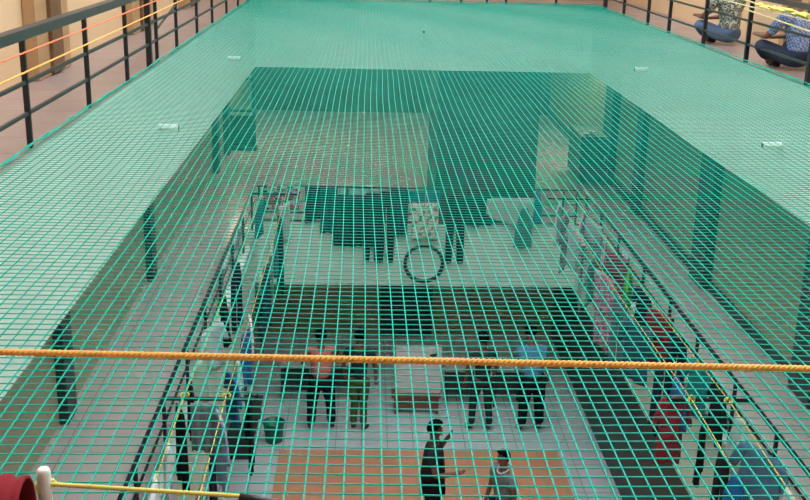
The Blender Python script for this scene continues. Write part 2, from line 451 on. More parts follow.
# towel over handrail
bm = bmesh.new()
NU, NV = 40, 26
g = []
for i in range(NU+1):
    u = i/NU; row = []
    x = -.52 + u*.176
    for j in range(NV+1):
        v = j/NV
        a = (v-.5)*2
        R = .050
        if abs(a) < .35:
            th = a/.35*pi/2; y = math.sin(th)*R; z = math.cos(th)*.052
        else:
            y = math.copysign(R+.02*(abs(a)-.35), a); z = -(abs(a)-.35)*.45
        wv = .006*math.sin(u*38+a*1.5)+.004*math.sin(u*70+2)
        row.append(bm.verts.new((x+.004*math.sin(a*5+u*3), .96+y*(1+wv*5), CAM_Z-.606+z + wv*.3+.002*math.sin(u*9))))
    g.append(row)
for i in range(NU):
    for j in range(NV):
        bm.faces.new((g[i][j], g[i+1][j], g[i+1][j+1], g[i][j+1]))
o = obj('towel', bm, cm((.22, .02, .026), .95), smooth=True)
sm = o.modifiers.new('s', 'SOLIDIFY'); sm.thickness = .004
tag(o, 'dark red towel bunched over the near handrail in the bottom left corner', 'towel')
bm = bmesh.new(); tube(bm, [(-.13, 1.0, CAM_Z-.593), (-.06, 1.0, CAM_Z-.606)], .0045, 10)
tag(obj('rod', bm, M['rail'], smooth=True), 'short dark rod at the end of the yellow rope at the bottom edge', 'rod')

# ------------------------------------------------------------------ washing
def flat_tube(bm, top, bot, wt, wb, th, folds=3, amp=.012, n=16, m=9, dirv=(0, 1, 0), ph=0.0):
    """closed flattened sleeve of cloth from top to bottom; wt/wb widths along dirv"""
    top, bot = Vector(top), Vector(bot); d = Vector(dirv).normalized()
    nrm = d.cross(Vector((0, 0, 1))).normalized()
    rings = []
    for j in range(m+1):
        t = j/m; c = top.lerp(bot, t); wd = (wt+(wb-wt)*t)/2
        ring = []
        for k_ in range(n):
            a = 2*pi*k_/n
            u = math.cos(a); s = math.sin(a)
            rip = amp*(0.3+t)*math.sin(folds*pi*u+ph+t*1.5)
            ring.append(bm.verts.new(c + d*wd*u + nrm*(s*th*(.6+.4*t)+rip) + Vector((0, 0, .01*math.sin(u*5+ph)*t))))
        rings.append(ring)
    for q, s in zip(rings, rings[1:]):
        for k_ in range(n):
            bm.faces.new((q[k_], q[(k_+1) % n], s[(k_+1) % n], s[k_]))
    bm.faces.new(rings[0][::-1]); bm.faces.new(rings[-1])

def sheet(bm, p, dirv, width, hf, hb, folds=4, amp=.02, gap=.02, slant=0.0, taper=1.0, ph=0.0):
    """cloth draped over a line at p running along dirv: front drop hf, back drop hb"""
    d = Vector(dirv).normalized(); nrm = d.cross(Vector((0, 0, 1))).normalized(); p = Vector(p)
    NU = 22; rows = []
    vs_ = []
    for j in range(8): vs_.append(('b', 1-j/7))
    vs_.append(('t', 0))
    for j in range(10): vs_.append(('f', j/9))
    for s, v in vs_:
        row = []
        for i in range(NU+1):
            u = i/NU-.5
            drop = (hf if s == 'f' else hb)*v*(1+slant*u) if s != 't' else -.008
            off = {'f': gap, 'b': -gap, 't': 0}[s]
            w_ = amp*(.25+v)*math.sin(folds*2*pi*u+ph)+amp*.4*math.sin(folds*5.3*u+ph*2+v*3)
            ww = width*(1+(taper-1)*v)
            row.append(bm.verts.new(p + d*u*ww + nrm*(off+w_*(1 if s == 'f' else .8)) - Vector((0, 0, drop+.012*math.sin(9*u+ph)*v))))
        rows.append(row)
    for a, b in zip(rows, rows[1:]):
        for i in range(NU):
            bm.faces.new((a[i], a[i+1], b[i+1], b[i]))

def washing(kind, p, dirv, mt, label, cat, w=.4, h=.6, group=None, **kw):
    if YR-.2 < p[1] <= YR: p = (p[0], p[1]-(.075 if kind != 'towel' else .055), p[2]); kw.setdefault('gap', .045)
    bm = bmesh.new(); p = Vector(p); d = Vector(dirv).normalized()
    Z = Vector((0, 0, 1)); ph = random.uniform(0, 6)
    if kind == 'towel':
        sheet(bm, p, d, w, h, kw.get('hb', h*.5), folds=kw.get('folds', 3), amp=kw.get('amp', .014), slant=kw.get('slant', 0), taper=kw.get('taper', 1), ph=ph, gap=kw.get('gap', .02))
    elif kind == 'trousers':
        flat_tube(bm, p, p-Z*.2*h-Z*.02, w*.8, w, .03, folds=1, amp=.005, dirv=d, ph=ph)
        for s in (-1, 1):
            flat_tube(bm, p+d*s*w*.25-Z*.18*h, p+d*s*w*(.30)-Z*h, w*.5, w*.34, .028, folds=1.2, amp=.008, dirv=d, ph=ph+s)
    elif kind == 'shirt':
        flat_tube(bm, p, p-Z*h, w*.86, w, .03, folds=2.5, amp=.014, dirv=d, ph=ph)
        for s in (-1, 1):
            flat_tube(bm, p+d*s*w*.40-Z*.03, p+d*s*w*.66-Z*h*.45, w*.25, w*.22, .022, folds=1, amp=.006, dirv=d, ph=ph, m=5)
    elif kind == 'bunched':
        flat_tube(bm, p, p-Z*h*.45, w*.35, w*.8, .04, folds=3, amp=.02, dirv=d, ph=ph)
        flat_tube(bm, p-Z*h*.40, p-Z*h, w*.8, w*1.0, .05, folds=3.5, amp=.03, dirv=d, ph=ph)
    o = obj({'towel': 'hanging_towel', 'trousers': 'hanging_trousers', 'shirt': 'hanging_shirt', 'bunched': 'hanging_cloth'}[kind] if not kw.get('nm') else kw['nm'], bm, mt, smooth=True)
    if kind == 'towel':
        md = o.modifiers.new('s', 'SOLIDIFY'); md.thickness = .006
    return tag(o, label, cat, group)

random.seed(11)
YR = YF+.02
X = (1, 0, 0)
red_pat = pattern_mat('red_grey_print', (.30, .02, .03), (.45, .44, .42), (.02, .04, .04), 9)
floral = pattern_mat('pale_floral_print', (.72, .66, .56), (.62, .56, .46), (.10, .22, .14), 14)
stripe = pattern_mat('pale_stripes', (.50, .58, .50), (.16, .34, .30), (.5, .55, .5), 12, 'wave')
pinkp = pattern_mat('pink_print', (.48, .40, .46), (.50, .07, .22), (.2, .22, .3), 11)
zt = tb+.02
washing('towel', (-1.45, YR, zt), X, red_pat, 'red and grey patterned cloth over the far railing at its left corner', 'cloth', .62, .42, hb=.3)
washing('towel', (-.90, YR, zt), X, cm((.008, .035, .04)), 'dark teal blanket folded over the far railing next to the red patterned cloth', 'blanket', .27, .62, slant=-.15)
washing('towel', (-.62, YR, zt-.03), X, cm((.01, .07, .09)), 'blue-teal towel on the far railing between dark teal blankets', 'towel', .30, .80)
washing('towel', (-.17, YR-.02, zt-.14), X, cm((.008, .045, .05)), 'wide dark teal bedsheet hanging low on the far railing', 'bedsheet', .74, .92, amp=.02, folds=5, nm='hanging_bedsheet')
washing('towel', (-.16, YR+.01, zt), X, cm((.42, .50, .46)), 'pale grey-green cloth over the handrail behind the dark teal bedsheet', 'cloth', .58, .2)
washing('trousers', (.14, YR-.06, zt-.08), X, cm((.01, .025, .035)), 'dark trousers hanging on the far railing beside the bedsheet', 'trousers', .30, 1.25)
washing('trousers', (.38, YR-.06, zt-.04), X, cm((.012, .018, .025)), 'dark trousers hanging on the far railing beside the floral towel', 'trousers', .30, 1.30)
washing('towel', (.60, YR-.03, zt-.02), X, cm((.01, .04, .045)), 'narrow dark cloth on the far railing left of the floral towel', 'cloth', .30, .85)
washing('towel', (.98, YR-.01, zt-.06), X, cm((.015, .14, .20)), 'blue cloth folded on the far railing above the floral towel', 'cloth', .66, .2)
washing('towel', (1.06, YR-.07, zt-.26), X, floral, 'pale floral printed towel hanging in the middle of the far railing', 'towel', .46, .66, hb=.2)
washing('trousers', (1.60, YR-.04, zt-.10), X, cm((.01, .02, .025)), 'dark trousers hanging right of the floral towel', 'trousers', .34, 1.25)
washing('towel', (1.95, YR-.03, zt-.14), X, cm((.01, .04, .045)), 'dark green cloth on the far railing between trousers and striped cloth', 'cloth', .56, .52)
washing('towel', (2.55, YR-.04, zt-.16), X, stripe, 'pale green striped cloth spread over the far railing', 'cloth', .84, .46, slant=.55, hb=.2)
washing('bunched', (2.80, YR-.10, zt-.30), X, cm((.06, .22, .18)), 'loose green net-like cloth dangling below the striped cloth', 'cloth', .34, .72)
washing('bunched', (3.02, YR-.03, zt), X, cm((.02, .22, .30)), 'knotted blue cloth tied to the far railing by the striped cloth', 'cloth', .22, .60)
# hoop
bm = bmesh.new(); R_ = .33
pts = [(R_*math.cos(a)*1.02, .0, R_*math.sin(a)) for a in [k*2*pi/36 for k in range(37)]]
tube(bm, pts, .030, 8, cap=False)
tube(bm, [(R_*.96*math.cos(a), .03, R_*.96*math.sin(a)) for a in [k*2*pi/36 for k in range(37)]], .018, 6, cap=False)
ty = obj('tyre', bm, M['rubber'], smooth=True); ty.location = (1.06, YF-.20, 2.91)
tag(ty, 'black bicycle tyre hanging against the far fascia under the floral towel', 'tyre')
# cord that carries the tyre
bm = bmesh.new(); tube(bm, [(0, 0, 0), (0, -.02, -.92)], .006, 5)
o = obj('tie_cord', bm, M['cream_rope']); o.location = (0, .03, tb-2.91); o.parent = ty

# brackets and lines beside both corridors
def bracket(x0, x1, y, label):
    r = empty('clothesline_bracket', (x0, y, tb), label, 'bracket', 'clothesline brackets fixed to the lower railings')
    obj('bar', box(min(0, x1-x0), max(0, x1-x0), -.016, .016, -.016, .016, bev=.003), M['rail'], r)
    s = .03 if x1 > x0 else -.03
    obj('hook', box((x1-x0)-abs(s)/2, (x1-x0)+abs(s)/2, -.02, .02, .016, .05, bev=.003), M['rail'], r)
bracket(-1.90, -1.02, 9.35, 'black clothesline bracket reaching inward from the left railing, nearer one')
bracket(3.84, 3.03, 9.40, 'black clothesline bracket reaching inward from the right railing, nearer one')
bracket(-1.90, -1.10, 17.3, 'black clothesline bracket reaching inward from the left railing at the far corner')
bracket(3.84, 3.10, 17.3, 'black clothesline bracket reaching inward from the right railing at the far corner')
LX = {'a': -1.72, 'b': -1.32, 'c': 3.25, 'd': 3.62}
for k_, lab in (('a', 'yellow clothesline beside the left lower railing, outer one nearest the railing'), ('b', 'yellow clothesline on the left side, inner one over the courtyard'),
                ('c', 'yellow clothesline on the right side, inner one over the courtyard'), ('d', 'yellow clothesline beside the right lower railing, outer one nearest the railing')):
    yy = 9.37
    def ex(b, x=LX[k_]): knots(b, (x, yy, tb+.02), .035, 4)
    tag(twist_rope('clothesline', (LX[k_], 2.0, tb-.35), (LX[k_], yy, tb+.02), .007, M['yellow_rope'], turns=90, seg=4, sag=-.0, extra=ex), lab+', nearer span', 'clothesline')
    tag(twist_rope('clothesline', (LX[k_], yy, tb+.02), (LX[k_], 17.3, tb+.03), .005, M['yellow_rope'], turns=90, seg=4, sag=.05), lab+', farther span', 'clothesline')

def rope_z(y):
    if y < 9.37: return tb-.35+.37*(y-2)/7.37
    t = (y-9.37)/(17.3-9.37); return tb+.02-.2*t*(1-t)
Yd = (0, 1, 0)
white = cm((.72, .72, .74)); paleg = cm((.40, .55, .45)); blue = cm((.04, .12, .34)); navy = cm((.012, .016, .04)); blk = cm((.012, .012, .014))
grey = cm((.25, .27, .28)); lil = cm((.34, .38, .55)); teal = cm((.02, .22, .24)); olive = cm((.10, .13, .04)); pink = cm((.50, .25, .32)); maroon = cm((.26, .02, .03))
L = lambda k_, kind, y, w_, h_, mt, lab, cat, **kw: washing(kind, (LX[k_], y, rope_z(y)), (random.uniform(-.5, .5), 1, 0), mt, lab, cat, w_*(1.4 if y > 12 else 1.18), h_*1.1, **kw)
# left outer line
L('a', 'shirt', 16.7, .40, .50, teal, 'teal shirt on the left outer line close to the far corner', 'shirt')
L('a', 'trousers', 13.5, .34, .80, navy, 'navy trousers on the left outer line beyond the white shirt', 'trousers')
L('a', 'bunched', 12.3, .34, .55, blk, 'black cloth bunched on the left outer line beyond the white shirt', 'cloth')
L('a', 'shirt', 11.3, .34, .50, cm((.50, .60, .62)), 'pale blue-white shirt on the left outer line behind the orange rope', 'shirt')
L('a', 'shirt', 10.3, .42, .50, paleg, 'pale green shirt hanging just beyond the left bracket', 'shirt')
L('a', 'trousers', 9.7, .30, .55, blk, 'black trousers right at the left bracket, on the far side', 'trousers')
L('a', 'trousers', 9.1, .34, .72, blk, 'black trousers under the left bracket next to the railing', 'trousers')
L('a', 'bunched', 8.45, .36, .75, white, 'white cloth hanging to a point on the left outer line, nearer one', 'cloth')
L('a', 'towel', 7.8, .42, .60, white, 'white towel on the left outer line at the bottom edge of the photo', 'towel')
# left inner line
L('b', 'towel', 16.6, .30, .60, stripe, 'striped pale towel on the left inner line at the far corner', 'towel')
L('b', 'trousers', 15.9, .30, 1.1, cm((.01, .06, .07)), 'long dark teal trousers on the left inner line near the far corner', 'trousers')
L('b', 'shirt', 15.1, .36, .60, cm((.05, .22, .25)), 'dull teal shirt on the left inner line', 'shirt')
L('b', 'towel', 14.3, .42, .75, cm((.35, .42, .40)), 'pale grey towel on the left inner line, long drop', 'towel')
L('b', 'trousers', 13.5, .30, .8, cm((.02, .05, .09)), 'dark blue trousers on the left inner line beyond the white shirt', 'trousers')
L('b', 'towel', 12.6, .34, .7, cm((.03, .10, .12)), 'dark teal towel on the left inner line beyond the white shirt', 'towel')
L('b', 'shirt', 11.55, .36, .42, white, 'bright white small shirt on the left inner line', 'shirt')
L('b', 'trousers', 11.1, .28, .60, blue, 'blue trousers on the left inner line beside the white shirt', 'trousers')
L('b', 'bunched', 10.3, .34, .60, cm((.35, .55, .52)), 'pale mint cloth bunched on the left inner line beyond the bracket', 'cloth')
L('b', 'shirt', 9.85, .34, .45, blue, 'blue shirt on the left inner line just beyond the bracket', 'shirt')
L('b', 'shirt', 8.95, .42, .62, lil, 'lilac-blue shirt hanging under the left bracket', 'shirt')
L('b', 'trousers', 8.4, .34, .85, navy, 'navy trousers on the left inner line nearer than the lilac shirt', 'trousers')
L('b', 'bunched', 7.75, .34, .70, grey, 'grey cloth bunched on the left inner line at the bottom edge', 'cloth')
# items hooked to the inner end of the left bracket
washing('towel', (-1.10, 9.35, tb-.01), Yd, blk, 'black cloth hanging off the inner end of the left bracket', 'cloth', .30, .75)
washing('towel', (-1.52, 9.28, tb-.02), X, grey, 'grey patterned cloth draped on the left bracket between its two ropes', 'cloth', .26, .5)
# white draped pieces on the corridor side of both railings
for (x, y0, lab) in [(-1.98, 16.3, 'white draped piece on the left railing near its far corner, farther one'), (-1.98, 15.4, 'white draped piece on the left railing near its far corner, middle one'),
                     (-1.98, 14.4, 'white draped piece on the left railing near its far corner, nearer one'), (3.93, 15.1, 'white draped piece on the right railing near its far corner')]:
    washing('towel', (x, y0, B_FLOOR+.49), Yd, cm((.85, .85, .88)), lab, 'cloth', .7, .40, hb=.4, amp=.006, nm='hanging_white_piece')
# right inner line
L('c', 'shirt', 16.9, .40, .60, white, 'white shirt on the right inner line at the far corner', 'shirt')
L('c', 'towel', 16.3, .40, .85, pinkp, 'pink printed towel on the right inner line near the far corner', 'towel')
L('c', 'shirt', 15.6, .40, .60, cm((.50, .52, .55)), 'pale grey shirt on the right inner line', 'shirt')
L('c', 'towel', 14.9, .42, .95, cm((.40, .32, .38)), 'pale mauve towel with a long drop on the right inner line', 'towel')
L('c', 'shirt', 14.1, .42, .60, cm((.22, .30, .34)), 'slate shirt on the right inner line', 'shirt')
L('c', 'towel', 13.3, .42, .95, pinkp, 'pink and grey printed towel on the right inner line, nearer one', 'towel')
L('c', 'trousers', 12.4, .34, .90, cm((.10, .16, .20)), 'slate trousers on the right inner line', 'trousers')
L('c', 'shirt', 11.5, .42, .65, cm((.03, .09, .14)), 'dark blue shirt on the right inner line beyond the orange rope', 'shirt')
L('c', 'trousers', 10.5, .34, .80, navy, 'navy trousers on the right inner line beyond the red check shirt', 'trousers')
L('c', 'shirt', 9.75, .44, .70, blue, 'dark blue shirt on the right inner line beside the red check shirt', 'shirt')
washing('shirt', (3.10, 9.46, tb+.0), (1, .15, 0), pattern_mat('red_check', (.42, .03, .05), (.28, .015, .03), (0, 0, 0), 9, 'check'), 'red check shirt hanging under the right bracket', 'shirt', .30, .72)
L('c', 'trousers', 8.95, .36, .55, blk, 'short black trousers under the right bracket', 'trousers')
L('c', 'trousers', 8.35, .36, .85, blk, 'black trousers on the right inner line below the red check shirt', 'trousers')
L('c', 'bunched', 8.0, .26, .45, cm((.03, .16, .45)), 'bright blue cloth on the right inner line below the red check shirt', 'cloth')
# right outer line
L('d', 'shirt', 16.5, .40, .55, pinkp, 'pink printed shirt on the right outer line at the far corner', 'shirt')
L('d', 'towel', 15.8, .40, .62, cm((.42, .44, .48)), 'pale grey towel on the right outer line near the far corner', 'towel')
L('d', 'shirt', 15.0, .40, .60, pink, 'pink shirt on the right outer line', 'shirt')
L('d', 'towel', 14.2, .42, .60, cm((.30, .05, .10)), 'maroon towel on the right outer line', 'towel')
L('d', 'bunched', 13.5, .34, .48, cm((.12, .42, .05)), 'leaf green cloth on the right outer line', 'cloth')
L('d', 'shirt', 12.7, .40, .55, navy, 'navy shirt on the right outer line beyond the orange rope', 'shirt')
L('d', 'towel', 11.9, .40, .62, maroon, 'dark red towel on the right outer line beyond the orange rope', 'towel')
L('d', 'trousers', 11.1, .34, .75, navy, 'navy trousers on the right outer line under the orange rope', 'trousers')
L('d', 'shirt', 10.3, .38, .55, teal, 'teal shirt on the right outer line beyond the right bracket', 'shirt')
L('d', 'shirt', 9.65, .46, .50, blk, 'black shirt on the right outer line by the right bracket', 'shirt')
L('d', 'bunched', 9.0, .30, .52, cm((.50, .62, .58)), 'pale mint cloth on the right outer line below the right bracket', 'cloth')
L('d', 'shirt', 8.4, .46, .60, cm((.10, .20, .30)), 'blue-grey shirt on the right outer line near the bottom', 'shirt')
L('d', 'bunched', 7.75, .42, .62, cm((.55, .60, .62)), 'loose white mesh cloth on the right outer line at the bottom edge', 'cloth')
# cloths lying along the right kerb
for i, (y0, ln) in enumerate([(11.9, .6), (11.1, .7), (10.35, .6)]):
    bm = bmesh.new()
    pts = [(random.uniform(-.02, .02), (t/8-.5)*ln, random.uniform(.03, .06)) for t in range(9)]
    tube(bm, pts, [.03+.035*math.sin(pi*t/8)+random.uniform(0, .012) for t in range(9)], 8)
    o = obj('folded_cloth', bm, cm((.62, .60, .56)), smooth=True); o.location = (3.79, y0, B_FLOOR+.07)
    tag(o, ['crumpled off-white cloth lying along the right kerb, farthest of three', 'crumpled off-white cloth lying along the right kerb, middle of three',
            'crumpled off-white cloth lying along the right kerb, nearest of three'][i], 'cloth', 'cloths lying along the right kerb')

# ------------------------------------------------------------------ middle level objects
g = empty('grille_gate', (-2.86, 24.3, B_FLOOR), 'green metal grille gate with a solid lower panel in the far left corner', 'gate')
for x in (-.30, .28): obj('gate_frame', box(x-.03, x+.03, -.03, .03, 0, 1.66, bev=.004), M['gate'], g)
obj('rail_bar', box(-.3, .28, -.025, .025, 1.60, 1.66, bev=.004), M['gate'], g)
obj('rail_bar', box(-.3, .28, -.025, .025, 0.86, .92, bev=.004), M['gate'], g)
obj('rail_bar', box(-.3, .28, -.025, .025, .72, .78, bev=.004), M['gate'], g)
obj('lower_panel', box(-.27, .25, -.012, .012, .06, .72), M['gate'], g)
obj('base', box(-.34, .34, -.22, .05, 0, .07, bev=.006), M['gate'], g)
t_ = empty('cabinet', (4.78, 21.9, B_FLOOR), 'dark steel cabinet standing at the far right beneath the bright wall', 'cabinet')
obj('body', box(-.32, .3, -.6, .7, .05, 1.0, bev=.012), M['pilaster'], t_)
dr_ = obj('door', box(-.28, .26, -.615, -.6, .1, .95, bev=.004), M['gate'], t_)
obj('handle', box(.18, .20, -.63, -.615, .5, .62, bev=.002), M['pvc'], dr_)
for x in (-.26, .24): 
    for y in (-.54, .64): obj('leg', box(x-.03, x+.03, y-.03, y+.03, 0, .05), M['rail'], t_)
bm = bmesh.new(); bx(bm, -.14, .14, -.1, .1, 0, .05, bev=.015); bx(bm, -.05, .12, -.06, .06, .05, .09, bev=.012)
o = obj('folded_papers', bm, M['whiteboard']); o.location = (4.68, 21.5, B_FLOOR+1.0)
tag(o, 'small white bundle lying on top of the dark steel cabinet', 'papers')
# unseen lamps added on the walls to brighten the far hall
for (x, y, lab) in [(WL+.09, 24.6, 'added fill lamp high on the left wall of the far hall'), (WR-.09, 23.4, 'added fill lamp high on the right wall of the far hall')]:
    s = 1 if x < 0 else -1
    r = empty('tube_lamp', (x, y, 5.95), lab, 'lamp', 'added fill lamps of the far hall')
    obj('fill_housing', box(-.02-.07*(s > 0), .02+.07*(s < 0), -.62, .62, -.03, .03, bev=.004), M['pvc'], r)
    bm = bmesh.new(); tube(bm, [(s*.045, -.58, 0), (s*.045, .58, 0)], .018, 10)
    obj('lamp_tube', bm, M['fill_wall'], r)

for (x, y, lab) in [(-1.0, 21.5, 'added ceiling fill lamp in the far hall, left one'), (-.5, 26.8, 'added ceiling fill lamp in the far hall, middle one'), (4.0, 25.5, 'added ceiling fill lamp in the far hall, right one')]:  # unseen ceiling lamps added to lift the dark far hall
    r = empty('tube_lamp', (x, y, 7.2), lab, 'lamp', 'added ceiling fill lamps of the far hall')
    obj('fill_housing', box(-.62, .62, -.04, .04, -.03, 0, bev=.004), M['pvc'], r)
    bm = bmesh.new(); tube(bm, [(-.58, 0, -.055), (.58, 0, -.055)], .02, 10)
    obj('lamp_tube', bm, M['fill_ceiling'], r)

# ------------------------------------------------------------------ ground level
def desk(x, y, lab, w_=.56):
    r = empty('desk', (x, y, 0), lab, 'desk', 'desks behind the standing people')
    obj('desk_top', box(-w_/2, w_/2, -.2, .2, .72, .76, bev=.005), M['desk_top'], r)
    for sx in (-1, 1):
        for sy in (-1, 1):
            obj('leg', box(sx*(w_/2-.04)-.02, sx*(w_/2-.04)+.02, sy*.15-.02, sy*.15+.02, 0, .72), M['desk_body'], r)
    obj('modesty_panel', box(-w_/2+.05, w_/2-.05, -.13, -.11, .25, .72), M['desk_body'], r)
desk(-1.26, 18.2, 'desk with a pale top at the left, behind the pink shirt')
desk(-.30, 18.3, 'desk with a pale top between the pink shirt and the dark green shirt')
desk(1.82, 18.1, 'desk with a pale top right of the white board')
desk(2.72, 18.1, 'desk with a pale top beside the blue shirt')
t_ = empty('bench', (1.0, 17.75, 0), 'low reddish-brown wooden bench under the white board', 'bench')
obj('seat', box(-.46, .44, -.16, .2, .33, .38, bev=.006), M['wood'], t_)
obj('front_panel', box(-.42, .40, -.13, -.11, .10, .33), M['wood'], t_)
for sx in (-.41, .37):
    obj('leg', box(sx, sx+.04, -.14, .18, 0, .33), M['wood'], t_)
t_ = empty('board', (1.02, 17.72, .38), 'white board propped upright on the wooden bench', 'board')
obj('panel', box(-.41, .42, -.02, .02, 0, .93, bev=.006), M['whiteboard'], t_)
bm = bmesh.new()
vs_ = [bm.verts.new(p) for p in ((.20, -.023, .78), (.34, -.023, .80), (.30, -.023, .70), (.25, -.023, .67))]
bm.faces.new(vs_); vv = bmesh.ops.extrude_face_region(bm, geom=bm.faces[:])
for v in vv['geom']:
    if isinstance(v, bmesh.types.BMVert): v.co.y += .002
obj('sticker', bm, M['dark'], t_)
r = empty('bucket', (-1.52, 16.55, 0), 'green plastic bucket on the ground floor left of the pink shirt', 'bucket')
bm = bmesh.new(); lathe(bm, [(.12, 0), (.15, .01), (.18, .34), (.195, .35), (.195, .37), (.17, .37), (.14, .03)], n=24)
obj('body', bm, M['bucket'], r, smooth=True)
bm = bmesh.new(); tube(bm, [(.19*math.cos(a), .02, .35-.15*math.sin(a)) for a in [k*pi/10 for k in range(11)]], .006, 5)
obj('handle', bm, M['pvc'], r)
r = empty('bench', (-1.95, 16.6, 0), 'dark low bench at the left edge of the ground floor beside the bucket', 'bench')
obj('seat', box(-.3, .16, -.8, .9, .36, .42, bev=.008), M['desk_body'], r)
for yy in (-.7, .8):
    obj('leg', box(-.26, .12, yy-.03, yy+.03, 0, .36), M['desk_body'], r)

for (x, lab) in [(-1.3, 'added fill lamp under the lower slab at the left of the ground floor hall'), (2.4, 'added fill lamp under the lower slab at the right of the ground floor hall')]:  # unseen lamps added because the ground floor hall is too dark
    r = empty('tube_lamp', (x, 20.3, B_FLOOR-.12), lab, 'lamp', 'added fill lamps of the ground floor hall')
    obj('fill_housing', box(-.62, .62, -.04, .04, -.03, 0, bev=.004), M['pvc'], r)
    bm = bmesh.new(); tube(bm, [(-.58, 0, -.055), (.58, 0, -.055)], .02, 10)
    obj('lamp_tube', bm, M['fill_ground'], r)

# ------------------------------------------------------------------ people
def skin_mesh(name, V, E, Rr, mt, parent, root=0, sub=2, bulk=1.0):
    me = bpy.data.meshes.new(name)
    me.from_pydata([tuple(v) for v in V], E, [])
    o = bpy.data.objects.new(name, me); C.objects.link(o)
    mo = o.modifiers.new('skin', 'SKIN'); mo.use_smooth_shade = True; mo.branch_smoothing = .2
    for i, s in enumerate(me.skin_vertices[0].data):
        rr = Rr[i]; rr = rr if isinstance(rr, tuple) else (rr, rr); bk = bulk if rr[0] > .03 else 1; s.radius = (rr[0]*bk, rr[1]*bk)
        s.use_root = (i == root)
    ms = o.modifiers.new('sub', 'SUBSURF'); ms.levels = sub; ms.render_levels = sub
    dg = bpy.context.evaluated_depsgraph_get()
    me2 = bpy.data.meshes.new_from_object(o.evaluated_get(dg))
    bpy.data.objects.remove(o); bpy.data.meshes.remove(me)
    me2.name = name
    for p in me2.polygons: p.use_smooth = True
    me2.materials.clear()
    return link(name, me2, mt, parent)

class Chain:
    def __init__(s): s.V, s.E, s.R = [], [], []
    def add(s, p, r, frm=None):
        s.V.append(Vector(p)); s.R.append(r)
        i = len(s.V)-1
        if frm is not None: s.E.append((frm, i))
        return i
    def run(s, frm, pts):
        for p, r in pts: frm = s.add(p, r, frm)
        return frm

